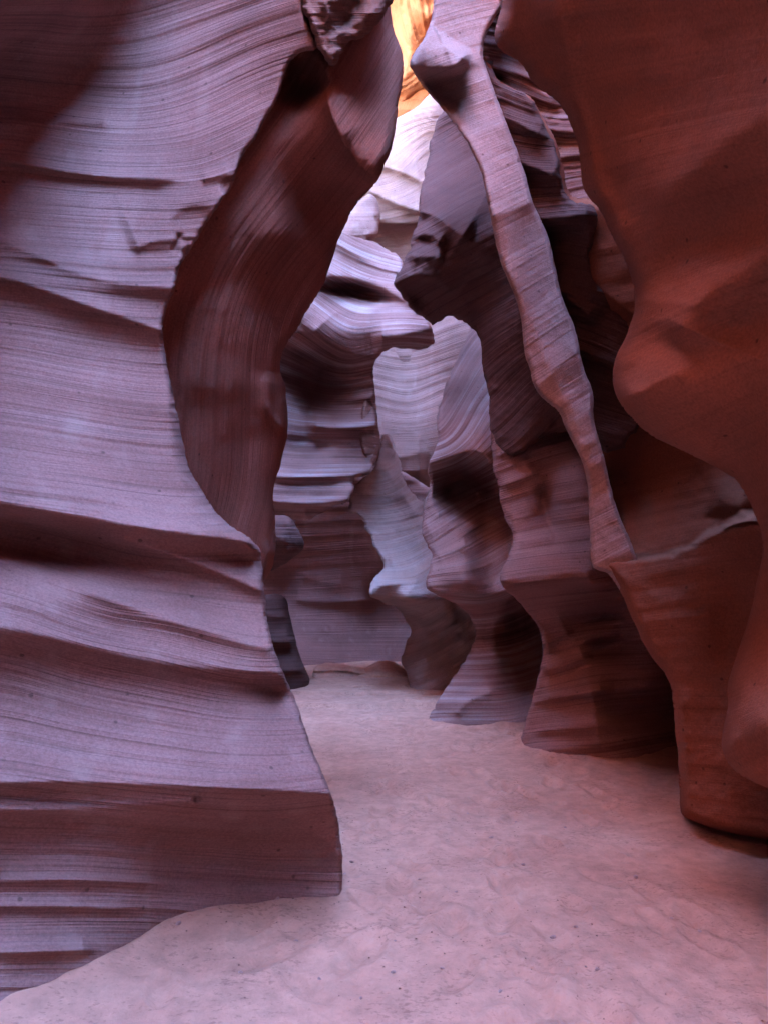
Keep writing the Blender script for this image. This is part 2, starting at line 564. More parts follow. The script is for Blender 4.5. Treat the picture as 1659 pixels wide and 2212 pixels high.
xs = np.concatenate([np.arange(-7, -2.4, 0.12), np.arange(-2.4, 3.2, 0.022), np.arange(3.2, 7.2, 0.12)])
ys = [-9.0]
while ys[-1] < 21:
    y = ys[-1]
    ys.append(y + (0.2 if y < 2 else 0.018 + 0.0022 * max(0, y - 2) if y < 14.5 else 0.15))
ys = np.array(ys)
X, Y = np.meshgrid(xs, ys)
Z = ground_z(X, Y)
nv_, nu_ = X.shape
idx = np.arange(nu_ * nv_).reshape(nv_, nu_)
quads = np.stack([idx[:-1, :-1], idx[:-1, 1:], idx[1:, 1:], idx[1:, :-1]], -1).reshape(-1, 4)
me = bpy.data.meshes.new('ground')
me.from_pydata(np.stack([X, Y, Z], -1).reshape(-1, 3).tolist(), [], quads.tolist())
me.polygons.foreach_set('use_smooth', np.ones(len(quads), bool))
me.materials.append(MATS['sand'])
ground = bpy.data.objects.new('ground', me)
C.objects.link(ground)
ground['kind'] = 'structure'
ground['label'] = 'pinkish sand floor of the slot canyon with footprints'

# ------------------------------------------------------------------ enclosing canyon sides (mostly out of view), leans and rims shaped to steer light
def canyon_side(name, line, z0, z1, lean, seed, label):
    """a tall rock wall over a plan line; lean(zfrac) moves it sideways"""
    L = smooth_line(line, 3)
    nz = 90
    n = len(L)
    tn = np.gradient(L, axis=0)
    tn /= np.linalg.norm(tn, axis=1, keepdims=True)
    nr = np.stack([-tn[:, 1], tn[:, 0]], -1)
    sp = np.cumsum(np.r_[0, np.linalg.norm(np.diff(L, axis=0), axis=1)])
    # resample evenly
    ss = np.arange(0, sp[-1], 0.16)
    lx, ly = np.interp(ss, sp, L[:, 0]), np.interp(ss, sp, L[:, 1])
    nx, ny = np.interp(ss, sp, nr[:, 0]), np.interp(ss, sp, nr[:, 1])
    A, Zg = np.meshgrid(ss, np.linspace(0, 1, nz))
    top = z1(ly) if callable(z1) else np.full(ly.shape, float(z1))
    Zg = z0 + Zg * (top[None] - z0)
    off = lean(Zg, np.broadcast_to(ly[None], Zg.shape)) + 0.7 * fbm(A / 3.2, Zg / 5, seed, 4) + 0.12 * ratchet(Zg / 0.5 + 0.5 * fbm(A / 3, Zg / 3, seed + 4), seed)
    Xg = lx[None] + nx[None] * off
    Yg = ly[None] + ny[None] * off
    nv2, nu2 = A.shape
    idx = np.arange(nu2 * nv2).reshape(nv2, nu2)
    q = np.stack([idx[:-1, :-1], idx[:-1, 1:], idx[1:, 1:], idx[1:, :-1]], -1).reshape(-1, 4)
    me = bpy.data.meshes.new(name)
    me.from_pydata(np.stack([Xg, Yg, Zg], -1).reshape(-1, 3).tolist(), [], q.tolist())
    me.polygons.foreach_set('use_smooth', np.ones(len(q), bool))
    at = me.attributes.new('strata', 'FLOAT', 'POINT')
    at.data.foreach_set('value', (Zg + 0.3 * fbm(A / 3, Zg / 3, seed + 9)).ravel().astype(np.float32))
    me.materials.append(MATS['sandstone'])
    o = bpy.data.objects.new(name, me)
    C.objects.link(o)
    o['kind'] = 'structure'
    o['label'] = label
    return o


def sstep(x):
    x = np.clip(x, 0, 1)
    return x * x * (3 - 2 * x)


canyon_side('canyon_wall_left', [(-1.8, -9), (-2.2, -4), (-2.8, 0), (-3.6, 4), (-4.6, 8), (-7.0, 11.0), (-6.0, 14.0), (-3.0, 17), (-2.6, 22)], -0.4,
            lambda y: np.interp(y, [-9, 3, 6, 8, 9.5, 14, 17, 22], [13.5, 13.5, 12, 14, 9, 15, 26, 29]),
            lambda z, y: -1.5 * sstep((z - 5.6) / 2.5) * sstep((4.5 - y) / 2) - 4.4 * sstep((z - 2.1 - 0.78 * y) / 1.2) * sstep((y - 6.6) / 0.8) * sstep((9.1 - y) / 0.8) - 1.5 * sstep((z - 8) / 6) * sstep((y - 13) / 3), 500, 'tall sandstone canyon side on the left behind the fins')  # unseen overhangs added to shade the upper left wall and middle fins
canyon_side('canyon_wall_right', [(2.6, 22), (3.4, 16.5), (6.2, 13), (6.2, 10.5), (5.0, 8), (4.2, 4), (3.2, 0), (2.4, -4), (2.2, -9)], -0.4,
            lambda y: np.interp(y, [-9, -7, -5, -2, 1, 4, 9, 13, 15, 17, 22], [14, 14, 9.8, 9.8, 13.5, 16, 20, 24, 27, 25, 25]),  # rim shaped for light: a notch admits sun, the rest blocks it
            lambda z, y: -2.6 * sstep((z - 3.8 - 0.6 * np.clip(y, 0, 12)) / 2.0) * sstep((5.6 - y) / 1.5) * sstep((y + 1) / 3)
            - 4.8 * sstep((z - 2.1 - 0.78 * y) / 1.2) * sstep((y - 6.6) / 0.8) * sstep((9.1 - y) / 0.8) - 0.8 * sstep((z - 8) / 6) * sstep((y - 13) / 3),  # unseen overhangs added to shade the right side and middle fins
            520, 'tall sandstone canyon side on the right behind the fins')
canyon_side('canyon_wall_back', [(3.4, -8), (0, -8.6), (-3, -8)], -0.4, 10,
            lambda z, y: 0 * z, 540, 'sandstone canyon bend behind the viewer')

# ------------------------------------------------------------------ the rock fins, near to far
fd = floor_d
A_EDGE = [(690, 105), (668, 108), (645, 114), (628, 132), (618, 150), (611, 175), (604, 208), (590, 234), (574, 256), (560, 286),
          (540, 315), (524, 332), (519, 352), (508, 386), (496, 416), (480, 432), (468, 456), (440, 486), (425, 522), (408, 546),
          (392, 566), (382, 600), (380, 625), (366, 645), (355, 690), (351, 715), (355, 745), (362, 800), (378, 870), (392, 930),
          (404, 1000), (432, 1053), (457, 1093), (497, 1138), (548, 1166), (564, 1190), (567, 1230), (570, 1262), (576, 1325),
          (584, 1375), (600, 1430), (627, 1485), (645, 1530), (668, 1606), (690, 1655), (710, 1699), (721, 1732), (734, 1804),
          (740, 1853), (739, 1930), (735, 1960), (734, 2010), (720, 2100)]
rock('canyon_wall_lavender', 'large lavender banded rock wall filling the left side, with flowing ledges down to the sand',
     [(-820, 2560), (-820, -700), (560, -700), (640, -300), (648, 0), (670, 60)] + A_EDGE + [(600, 2350), (200, 2500)],
     [(738, 1955, fd(1955)), (560, 1975, fd(1975)), (380, 2010, fd(2008)), (200, 2110, fd(2108)), (0, 2200, fd(2198)), (-300, 2330, fd(2320)),
      (740, 1800, 3.66), (560, 1780, 3.5), (400, 1850, 3.45), (0, 1900, 3.05), (-300, 1900, 2.8),
      (700, 1690, 3.6), (500, 1700, 3.42), (300, 1690, 3.35), (0, 1690, 3.1), (620, 1480, 3.95), (300, 1500, 3.62), (0, 1480, 3.3),
      (560, 1180, 4.15), (300, 1150, 3.85), (0, 1100, 3.45), (400, 950, 4.25), (0, 850, 3.85), (360, 700, 4.45), (0, 600, 4.15),
      (470, 440, 4.4), (200, 400, 4.5), (0, 330, 4.4), (590, 220, 4.45), (350, 180, 4.75), (200, 250, 4.7), (60, 200, 4.25), (60, 0, 3.3), (250, 0, 4.7),
      (640, 0, 4.35), (400, -300, 4.5), (0, -300, 3.2), (600, -600, 4.5), (-300, 900, 3.5), (-300, -600, 3.1), (-750, 2480, fd(2480)), (-750, 1700, 2.3), (-750, 900, 2.9), (-750, -600, 2.7)],
     [ledge([(-60, 1075), (60, 1096), (200, 1122), (380, 1150), (540, 1168)], 0.26, 120, 34, 4, (0, 0)),
      bump(80, 1185, 230, 66, -0.38, 10),
      ledge([(-60, 1195), (100, 1235), (250, 1300), (400, 1350), (575, 1400)], 0.16, 90, 40, 6, (0, 0)),
      ledge([(200, 1145), (330, 1185), (450, 1225), (566, 1275)], 0.10, 45, 16, 3, (1, 0)),
      bump(560, 1215, 70, 26, -0.10, 18),
      ledge([(-60, 1345), (150, 1385), (330, 1430), (600, 1455)], 0.20, 100, 45, 8, (0, 0)),
      bump(600, 1500, 70, 24, -0.10, 12),
      ledge([(-60, 1690), (150, 1688), (300, 1692), (520, 1702), (712, 1716)], 0.22, 160, 40, 3, (0, 0)),
      ledge([(-60, 1752), (120, 1748), (300, 1742), (430, 1730), (560, 1728)], 0.09, 30, 40, 4, (0, 1)),
      bump(540, 1850, 240, 90, -0.16, 0, 3),
      ledge([(560, 1750), (640, 1770), (690, 1800), (738, 1850)], 0.05, 40, 30, 3, (1, 0)),
      ledge([(-60, 1905), (150, 1900), (400, 1910)], 0.05, 30, 14, 3, (0, 1)),
      ledge([(-60, 1960), (100, 1955), (330, 1970)], 0.05, 30, 14, 3, (0, 1)),
      ledge([(-60, 2060), (80, 2058), (230, 2050)], 0.07, 40, 14, 3, (0, 1)),
      ledge([(-60, 585), (60, 612), (150, 645), (280, 690), (356, 714)], 0.17, 80, 30, 3, (0, 0)),
      ledge([(-60, 500), (60, 540), (150, 585), (250, 612), (378, 622)], 0.10, 70, 26, 3, (0, 0)),
      ledge([(-60, 815), (100, 835), (250, 862), (372, 880)], 0.06, 90, 60, 6, (0, 0)),
      ledge([(-60, 335), (50, 352), (150, 372), (250, 384), (420, 388)], 0.08, 80, 8, 2, (0, 1)),
      ledge([(280, 540), (330, 520), (382, 516)], 0.05, 60, 12, 2, (1, 0)),
      ledge([(-40, 270), (120, 262), (280, 258)], 0.10, 30, 16, 6, (0, 1)),
      bump(50, 140, 200, 140, -0.50, 0, 3),
      bump(415, 486, 50, 36, -0.045, -25, 6), bump(500, 400, 22, 18, -0.04, -30, 6), ledge([(374, 548), (382, 522), (392, 500)], -0.06, 4, 4, 1), ledge([(396, 560), (402, 540), (412, 525)], -0.05, 4, 4, 1),
      ledge([(430, 388), (470, 382), (505, 370)], 0.03, 20, 5, 1),
      bump(424, 1725, 7, 11, -0.05, 20)],
     strata=[(-200, 330, 330), (0, 330, 345), (150, 370, 370), (300, 386, 386), (440, 388, 392), (0, 0, 0), (250, 40, 40), (600, -60, 40), (300, 200, 190),
             (560, 110, 190), (570, 260, 330), (420, 300, 310), (0, 600, 600), (150, 645, 625), (280, 690, 650), (355, 712, 665), (0, 820, 820), (360, 890, 830),
             (0, 1090, 1090), (200, 1122, 1090), (540, 1168, 1100), (0, 1210, 1210), (250, 1300, 1220), (575, 1400, 1260), (0, 1345, 1345), (330, 1430, 1350), (600, 1480, 1360),
             (0, 1500, 1500), (640, 1590, 1510), (0, 1690, 1690), (712, 1716, 1690), (0, 1900, 1900), (738, 1930, 1900), (0, 2060, 2060), (300, 2050, 2060)],
     rim=lambda u, v: (10 + 26 * np.exp(-((v - 1040) / 170) ** 2), 0.08 + 0.24 * np.exp(-((v - 1040) / 170) ** 2)),
     thick=1.0, ribs=(0.014, 44), rough=0.006, seed=3, mat='streaked', step=4.0, edge_noise=3)

rock('broken_block', 'rough broken pinkish block wedged at the top edge above the dark hollow',
     [(630, -350), (645, -40), (652, 10), (668, 52), (692, 108), (714, 148), (733, 124), (750, 92), (790, 76), (818, 50), (842, 18), (852, -20), (880, -350)],
     [(650, 0, 4.2), (715, 147, 4.3), (690, 20, 4.15), (840, 0, 4.4), (770, 60, 4.35), (700, -300, 4.1), (860, -300, 4.3)],
     [ledge([(690, -20), (720, 50), (745, 92)], 0.12, 40, 18, 2), bump(800, 20, 30, 24, 0.14, 30), bump(745, 40, 26, 30, -0.16),
      bump(775, 10, 16, 30, -0.12, 20)],
     rim=(14, 0.16), thick=0.9, ribs=(0.015, 30), rough=0.09, seed=9, mat='broken', step=3, edge_noise=7, category='rock block')

B_EDGE = [(836, -120), (842, 0), (845, 30), (850, 68), (863, 93), (871, 122), (872, 160), (864, 204), (860, 228), (858, 250), (852, 294), (842, 333),
          (830, 358), (821, 378), (812, 394), (791, 418), (770, 440), (749, 478), (732, 512), (725, 540), (717, 563), (702, 608), (682, 643),
          (662, 673), (640, 713), (612, 750), (603, 798), (614, 823), (622, 873), (623, 928), (617, 958), (609, 998), (597, 1028),
          (588, 1063), (592, 1098), (597, 1148), (594, 1198), (591, 1226), (573, 1252)]
rock('overhanging_panel', 'dark reddish brown overhanging rock panel leaning in behind the lavender left wall',
     [(300, 1300), (260, 700), (420, 300), (520, 60), (560, -400), (820, -400)] + B_EDGE + [(540, 1300)],
     [(360, 700, 4.85), (400, 1000, 5.15), (480, 1150, 5.6), (580, 1240, 6.1), (480, 450, 4.68), (600, 250, 4.68), (560, 330, 4.68), (650, 170, 4.75), (700, 250, 4.62),
      (700, 150, 4.6), (780, 330, 4.72), (818, 380, 4.8), (860, 200, 5.25), (770, 150, 4.95), (850, 50, 5.7), (760, 430, 5.5), (620, 500, 4.95), (500, 700, 5.05), (500, 900, 5.35),
      (650, 650, 5.6), (610, 850, 5.8), (600, 1050, 6.1), (720, -300, 4.6), (600, -300, 4.7)],
     [ledge([(706, 170), (714, 240), (738, 294), (756, 326), (778, 358), (803, 382), (822, 392)], 0.22, 70, 14, 4, (1, 0)),
      ledge([(585, 800), (575, 870), (590, 905), (618, 925)], 0.13, 34, 18, 4, (1, 0)),
      ledge([(640, 420), (600, 560), (560, 700), (530, 800), (470, 900)], 0.06, 50, 50, 12),
      ledge([(690, 300), (650, 470), (600, 620), (560, 760)], -0.07, 40, 40, 14),
      ledge([(430, 620), (440, 760), (420, 880)], 0.05, 60, 40, 12),
      bump(715, 590, 60, 80, -0.10, 20), bump(600, 1190, 26, 22, 0.10),
      bump(650, 175, 46, 42, -0.30, 0, 3), bump(560, 1060, 40, 120, 0.08, 10)],
     strata=[(400, 700, 500), (500, 700, 620), (600, 700, 740), (700, 300, 560), (800, 300, 660), (500, 1000, 650), (600, 1000, 780), (850, 60, 560), (860, 250, 690)],
     rim=(22, 0.30), thick=1.2, ribs=(0.016, 40), rough=0.016, seed=15, mat='panel', step=4)

rock('bulging_wall', 'smooth orange brown rock wall bulging in from the right edge, nearest to the viewer',
     [(2550, -800), (1110, -800), (1095, -200), (1086, 8), (1073, 42), (1065, 82), (1080, 110), (1114, 126), (1134, 146), (1154, 186), (1189, 206), (1214, 231),
      (1234, 270), (1252, 320), (1257, 400), (1269, 425), (1299, 456), (1319, 506), (1349, 556), (1369, 616), (1373, 665), (1360, 700),
      (1353, 726), (1334, 760), (1322, 798), (1325, 846), (1354, 896), (1404, 941), (1469, 971), (1544, 1008), (1589, 1034), (1614, 1072),
      (1634, 1118), (1648, 1160), (1646, 1210), (1634, 1256), (1622, 1325), (1584, 1436), (1569, 1483), (1574, 1531), (1560, 1576), (1559, 1631), (1589, 1671),
      (1659, 1706), (1800, 1740), (2100, 1800), (2550, 1900)],
     [(1090, 50, 4.15), (1250, 300, 4.1), (1370, 640, 4.0), (1325, 800, 3.9), (1460, 960, 3.75), (1620, 1090, 3.6), (1640, 1200, 3.7), (1575, 1500, 3.5),
      (1570, 1630, 3.3), (1659, 1690, 3.15), (1659, 1560, 3.05), (1659, 1400, 3.35), (1200, 0, 3.65), (1400, 0, 3.1), (1650, 0, 2.5), (1330, 350, 3.75), (1420, 450, 3.6),
      (1400, 700, 3.75), (1420, 800, 3.45), (1500, 650, 3.4), (1600, 850, 3.15), (1650, 600, 3.05), (1600, 300, 2.9), (1659, 1100, 3.25), (1900, 500, 2.4), (1900, 1400, 2.8), (1600, -600, 1.9), (1150, -600, 3.4), (2450, 500, 2.0), (2450, 1600, 2.3), (2400, -600, 1.6)],
     [ledge([(1180, -100), (1230, 150), (1275, 300), (1290, 420), (1400, 620)], 0.12, 70, 60, 10),
      ledge([(1255, -80), (1262, 200), (1330, 420), (1400, 560)], -0.10, 50, 50, 16),
      ledge([(1660, 250), (1560, 320), (1470, 400), (1425, 480), (1402, 600), (1398, 760)], 0.20, 80, 70, 34, (0, 1)),
      ledge([(1680, 540), (1600, 590), (1540, 620), (1490, 680), (1460, 760)], 0.20, 80, 56, 22, (0, 1)),
      bump(1600, 700, 90, 60, -0.12, -25), bump(1440, 560, 40, 90, -0.06, 20),
      ledge([(1372, 660), (1345, 740), (1325, 800)], 0.06, 20, 30, 3),
      ledge([(1350, 800), (1390, 880), (1480, 945), (1580, 1000)], 0.12, 60, 60, 14),
      bump(1640, 1560, 60, 90, 0.12), bump(1585, 1600, 12, 20, 0.03)],
     strata=[(1100, 0, 0), (1659, 0, 90), (1100, 800, 760), (1659, 700, 900), (1659, 1650, 1700), (1570, 1550, 1560)],
     rim=(34, 0.35), thick=0.7, ribs=(0.010, 90), rough=0.014, seed=21, mat='smooth', step=4.5, edge_noise=1.5)

L_EDGE = [(937, 0), (931, 46), (919, 76), (894, 110), (883, 136), (890, 152), (912, 186), (949, 226), (984, 270), (1002, 296), (1022, 331), (1039, 371), (1049, 416),
          (1059, 466), (1069, 521), (1080, 566), (1102, 616), (1119, 661), (1128, 711), (1130, 761), (1146, 801), (1151, 832), (1170, 862),
          (1212, 891), (1219, 922), (1244, 967), (1268, 1027), (1272, 1097), (1274, 1147), (1275, 1222), (1290, 1231), (1318, 1238)]
rock('slanting_rib', 'long slanting pink rock rib running down right from the bright gap',
     [(945, -400)] + L_EDGE + [(1345, 1290), (1390, 1260), (1372, 1190), (1336, 1110), (1318, 1050), (1298, 960), (1280, 905), (1284, 850), (1258, 795), (1246, 715), (1214, 645), (1200, 580), (1182, 500), (1150, 440),
      (1128, 351), (1094, 266), (1058, 170), (1036, 106), (1064, 40), (1094, 0), (1124, -400)],
     [(940, 0, 6.45), (890, 140, 6.3), (1050, 60, 6.4), (1000, 290, 6.1), (1060, 260, 6.15), (1060, 470, 5.95), (1130, 480, 5.95), (1100, 620, 5.8), (1190, 640, 5.8), (1130, 760, 5.65),
      (1220, 780, 5.65), (1220, 920, 5.5), (1260, 920, 5.5), (1275, 1100, 5.35), (1320, 1120, 5.3), (1290, 1228, 5.2), (1350, 1270, 5.2), (940, -300, 6.7), (1100, -300, 6.6)],
     [ledge([(880, 140), (920, 144), (985, 146), (1012, 100)], 0.34, 110, 10, 3, (0, 1)),
      bump(930, 185, 60, 40, -0.34, 40), bump(985, 230, 30, 60, -0.16, -20),
      ledge([(1040, 470), (1100, 455), (1180, 420)], 0.05, 40, 20, 5), ledge([(1130, 880), (1190, 800), (1270, 740)], 0.05, 50, 30, 5),
      ledge([(1000, 250), (1085, 500), (1160, 740), (1255, 930), (1300, 1120)], 0.10, 40, 40, 10)],
     strata=[(1000, 0, 0), (1080, -20, 0), (1020, 320, 320), (1110, 285, 320), (1070, 540, 540), (1170, 490, 540), (1120, 720, 720), (1230, 650, 720), (1210, 920, 900), (1290, 870, 900)],
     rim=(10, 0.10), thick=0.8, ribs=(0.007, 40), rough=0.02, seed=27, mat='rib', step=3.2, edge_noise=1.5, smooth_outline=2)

rock('recessed_wall', 'brown recessed rock wall right of the slanting rib, with a pale ledge halfway up',
     [(1036, 104), (1046, 300), (1135, 600), (1225, 880), (1275, 1020), (1292, 1150), (1286, 1228), (1317, 1240), (1339, 1277), (1369, 1342), (1404, 1418), (1444, 1462), (1454, 1507),
      (1457, 1571), (1466, 1646), (1468, 1736), (1472, 1764), (1529, 1790), (1600, 1806), (1700, 1822), (2000, 1850), (2300, 1880), (2350, 900), (2000, 470), (1320, 440), (1275, 426), (1240, 428), (1224, 408), (1214, 350), (1197, 292), (1184, 274), (1164, 236), (1148, 206), (1108, 190), (1074, 172), (1062, 146)],
     [(1474, 1761, 6.12), (1660, 1811, 5.75), (1460, 1600, 6.25), (1659, 1600, 5.7), (1404, 1418, 6.35), (1560, 1400, 6.0), (1339, 1277, 6.5), (1500, 1260, 6.15), (1290, 1225, 6.65),
      (1450, 1200, 6.3), (1350, 1060, 7.1), (1450, 1000, 6.7), (1550, 1080, 6.0), (1300, 900, 7.0), (1250, 700, 6.75), (1330, 700, 6.4), (1180, 400, 6.5), (1280, 450, 6.15), (1100, 200, 6.55), (1200, 200, 6.2),
      (1050, 0, 6.7), (1150, -300, 6.1), (1900, 600, 5.4), (1900, 1700, 5.3)],
     [step([(1180, 1240), (1280, 1228), (1330, 1218), (1390, 1214), (1450, 1205), (1500, 1186), (1540, 1158), (1600, 1130), (2100, 1105)], 1.4, 34),
      
      ledge([(1150, 500), (1310, 635), (1450, 740)], 0.18, 110, 26, 5),
      bump(1560, 1075, 34, 40, 0.14), bump(1600, 1090, 26, 50, 0.16, 10),
      ledge([(1500, 1000), (1545, 1080), (1540, 1150)], -0.08, 30, 20, 6),
      ledge([(1480, 1250), (1500, 1400), (1470, 1500), (1480, 1700)], 0.05, 60, 60, 20), bump(1590, 1350, 60, 130, -0.18, 10)],
     strata=[(1100, 200, 200), (1250, 200, 210), (1200, 430, 420), (1330, 430, 440), (1300, 900, 900), (1500, 850, 900), (1300, 1220, 1220), (1500, 1190, 1220), (1460, 1700, 1700), (1659, 1720, 1700)],
     rim=(22, 0.28), thick=1.0, ribs=(0.02, 60), rough=0.02, seed=33, mat='smooth', step=4, edge_noise=2)

rock('shadowed_fin', 'dark broken layered fin hiding in shadow just right of the slanting rib',
     [(1030, 112), (1062, 148), (1074, 174), (1108, 192), (1146, 208), (1160, 238), (1180, 276), (1192, 294), (1208, 352), (1218, 412), (1236, 436), (1280, 440), (1296, 472), (1280, 520), (1268, 566), (1296, 622),
      (1350, 672), (1400, 720), (1400, 900), (1330, 985), (1262, 960), (1228, 880), (1138, 600), (1048, 300)],
     [(1050, 130, 6.4), (1100, 200, 6.3), (1060, 300, 6.45), (1180, 300, 6.2), (1150, 450, 6.35), (1230, 450, 6.05), (1180, 600, 6.45), (1260, 560, 6.2), (1230, 750, 6.6), (1330, 720, 6.3), (1250, 900, 6.75), (1350, 900, 6.55)],
     [ledge([(1030, 240), (1090, 250), (1190, 300)], 0.12, 24, 14, 3), ledge([(1060, 330), (1130, 350), (1220, 390)], 0.14, 30, 16, 3), ledge([(1110, 480), (1200, 470), (1300, 460)], 0.18, 36, 18, 3),
      bump(1170, 540, 40, 50, -0.2, 20), ledge([(1130, 580), (1200, 620), (1300, 700)], 0.14, 40, 20, 4), ledge([(1180, 720), (1260, 760), (1380, 800)], 0.10, 40, 20, 4), bump(1250, 850, 40, 60, -0.12)],
     strata=[(1050, 200, 200), (1180, 240, 200), (1100, 450, 450), (1260, 440, 450), (1200, 700, 650), (1350, 760, 650)],
     rim=(10, 0.12), thick=0.3, ribs=(0.03, 30), rough=0.05, seed=35, mat='shade_painted_rock', step=3.4, edge_noise=6, smooth_outline=1)  # shadow deepened through the darkened base colour

rock('striped_wall', 'lavender striped rock wall glimpsed high between the slanting rib and the bulging right wall',
     [(990, -350), (1330, -350), (1400, 520), (1150, 520), (1030, 300), (1010, 100)],
     [(1040, 0, 7.7), (1200, 0, 7.5), (1100, 150, 7.5), (1200, 250, 7.2), (1230, 430, 6.9), (1340, 450, 6.7), (1100, 400, 7.2), (1100, -300, 8.2), (1300, -300, 7.9)],
     [ledge([(1010, 92), (1080, 100), (1180, 140)], 0.14, 40, 12, 2), ledge([(1020, 140), (1090, 150), (1190, 185)], 0.14, 26, 10, 2), ledge([(1060, 178), (1120, 196), (1220, 230)], 0.12, 24, 10, 2),
      ledge([(1150, 270), (1210, 283), (1290, 286)], 0.16, 30, 10, 2), ledge([(1180, 345), (1230, 335), (1290, 330)], 0.08, 40, 12, 2)],
     strata=[(1040, 90, 90), (1150, 115, 90), (1060, 178, 178), (1200, 225, 178), (1180, 285, 285), (1270, 288, 285), (1190, 420, 420), (1280, 400, 420)],
     rim=(10, 0.1), thick=0.6, ribs=(0.05, 24), rough=0.02, seed=37, mat='zebra', step=3.4)

M_EDGE = [(1050, 740), (1058, 860), (1059, 930), (1064, 1000), (1077, 1064), (1087, 1108), (1097, 1134), (1109, 1160), (1103, 1190), (1080, 1238), (1079, 1258), (1092, 1276), (1112, 1293),
          (1140, 1322), (1164, 1357), (1174, 1392), (1170, 1432), (1155, 1487), (1135, 1557), (1122, 1610), (1118, 1660)]
rock('flaring_column', 'reddish banded rock column flaring to a broad foot on the sand at centre right',
     [(1120, 810)] + M_EDGE[1:] + [(1140, 1760), (1540, 1760), (1540, 1270), (1330, 1245), (1310, 1000), (1290, 800)],
     [(1125, 1612, fd(1618)), (1180, 1636, fd(1638)), (1255, 1644, fd(1645)), (1400, 1640, fd(1641)), (1500, 1600, fd(1612)), (1160, 1450, 7.25), (1260, 1450, 7.05), (1420, 1450, 6.9), (1130, 1320, 7.45), (1250, 1320, 7.15),
      (1090, 1255, 7.0), (1180, 1250, 6.75), (1280, 1245, 6.7), (1100, 1160, 7.5), (1180, 1150, 7.35), (1070, 1000, 7.9), (1170, 1000, 7.6), (1250, 1050, 7.0), (1060, 850, 8.3), (1150, 850, 8.1), (1250, 850, 8.0), (1450, 1100, 7.3)],
     [ledge([(1079, 1256), (1120, 1262), (1180, 1252), (1270, 1246)], 0.16, 60, 12, 3, (0, 0)),
      ledge([(1150, 1395), (1190, 1385), (1240, 1360)], 0.08, 30, 12, 4), ledge([(1160, 1450), (1220, 1438), (1280, 1410)], 0.08, 34, 12, 4),
      ledge([(1150, 1510), (1230, 1500), (1330, 1490)], 0.06, 36, 14, 4), ledge([(1140, 1580), (1240, 1570), (1350, 1560)], 0.05, 40, 14, 4),
      bump(1300, 1330, 46, 22, -0.16, -15), bump(1310, 1400, 44, 24, -0.16, -10), bump(1345, 1360, 40, 60, -0.14),
      bump(1400, 1540, 100, 34, -0.14, 0), ledge([(1262, 1440), (1280, 1500), (1300, 1640)], 0.05, 30, 20, 6),
      ledge([(1065, 990), (1110, 970), (1150, 940)], 0.05, 26, 14, 3), ledge([(1075, 1050), (1120, 1040), (1160, 1010)], 0.05, 30, 16, 3),
      ledge([(1090, 1120), (1140, 1115), (1175, 1090)], 0.05, 30, 16, 3), ledge([(1105, 1165), (1150, 1170), (1200, 1150)], 0.08, 26, 16, 3),
      bump(1180, 1080, 26, 60, -0.12, 0)],
     strata=[(1060, 900, 900), (1150, 860, 900), (1080, 1060, 1060), (1170, 1030, 1060), (1090, 1240, 1240), (1270, 1230, 1240), (1150, 1460, 1460), (1280, 1425, 1460), (1130, 1600, 1600), (1300, 1590, 1600)],
     rim=(11, 0.14), thick=1.0, ribs=(0.026, 34), rough=0.02, seed=41, mat='sandstone', fs=1.7, step=3.4, edge_noise=5, smooth_outline=1)

K_EDGE = [(985, 190), (960, 236), (944, 256), (930, 300), (926, 340), (918, 372), (911, 399), (906, 422), (907, 444), (902, 472), (892, 499), (885, 519), (889, 537), (876, 558),
          (869, 573), (857, 597), (852, 616), (869, 643), (887, 668), (910, 684), (930, 694), (936, 701), (952, 690), (977, 683), (1002, 693), (1026, 713), (1037, 735),
          (1042, 778), (1047, 820), (1058, 860), (1059, 925), (1066, 962), (1088, 984), (1122, 986), (1155, 955), (1200, 932)]
rock('face_shaped_fin', 'dark jutting rock fin shaped like a face in profile, in the upper centre',
     [(1040, 100)] + K_EDGE + [(1290, 930), (1290, 800), (1200, 400), (1100, 150)],
     [(960, 240, 10.3), (1000, 290, 9.9), (920, 400, 9.6), (990, 400, 9.1), (905, 470, 8.9), (960, 470, 8.3), (890, 540, 8.5), (860, 610, 8.5), (930, 600, 8.3), (930, 690, 8.9), (1000, 600, 8.1),
      (1040, 500, 7.5), (1020, 700, 8.2), (1060, 850, 7.9), (1080, 970, 7.75), (1100, 700, 7.3), (1150, 900, 7.4), (1200, 930, 7.3), (1250, 600, 7.0), (1040, 150, 8.5)],
     [ledge([(905, 455), (940, 462), (985, 500), (1020, 520)], 0.24, 90, 18, 4, (0, 1)),
      ledge([(885, 520), (920, 500), (960, 530)], 0.14, 20, 16, 3), ledge([(878, 560), (920, 550), (960, 560)], 0.16, 26, 18, 3),
      ledge([(854, 612), (900, 590), (950, 600), (985, 640)], 0.22, 40, 20, 4, (0, 1)),
      bump(925, 520, 20, 14, -0.12), bump(900, 640, 34, 20, -0.15, 35), bump(950, 620, 40, 30, -0.1),
      ledge([(915, 400), (912, 440), (905, 470)], 0.1, 14, 12, 3)],
     strata=[(930, 330, 400), (1000, 290, 400), (910, 450, 500), (1000, 400, 500), (860, 610, 610), (950, 560, 610), (1060, 900, 800), (1150, 880, 830)],
     rim=(12, 0.2), thick=1.0, ribs=(0.03, 34), rough=0.06, seed=47, mat='shade_painted_rock', fs=1.4, step=3, edge_noise=6, smooth_outline=1)

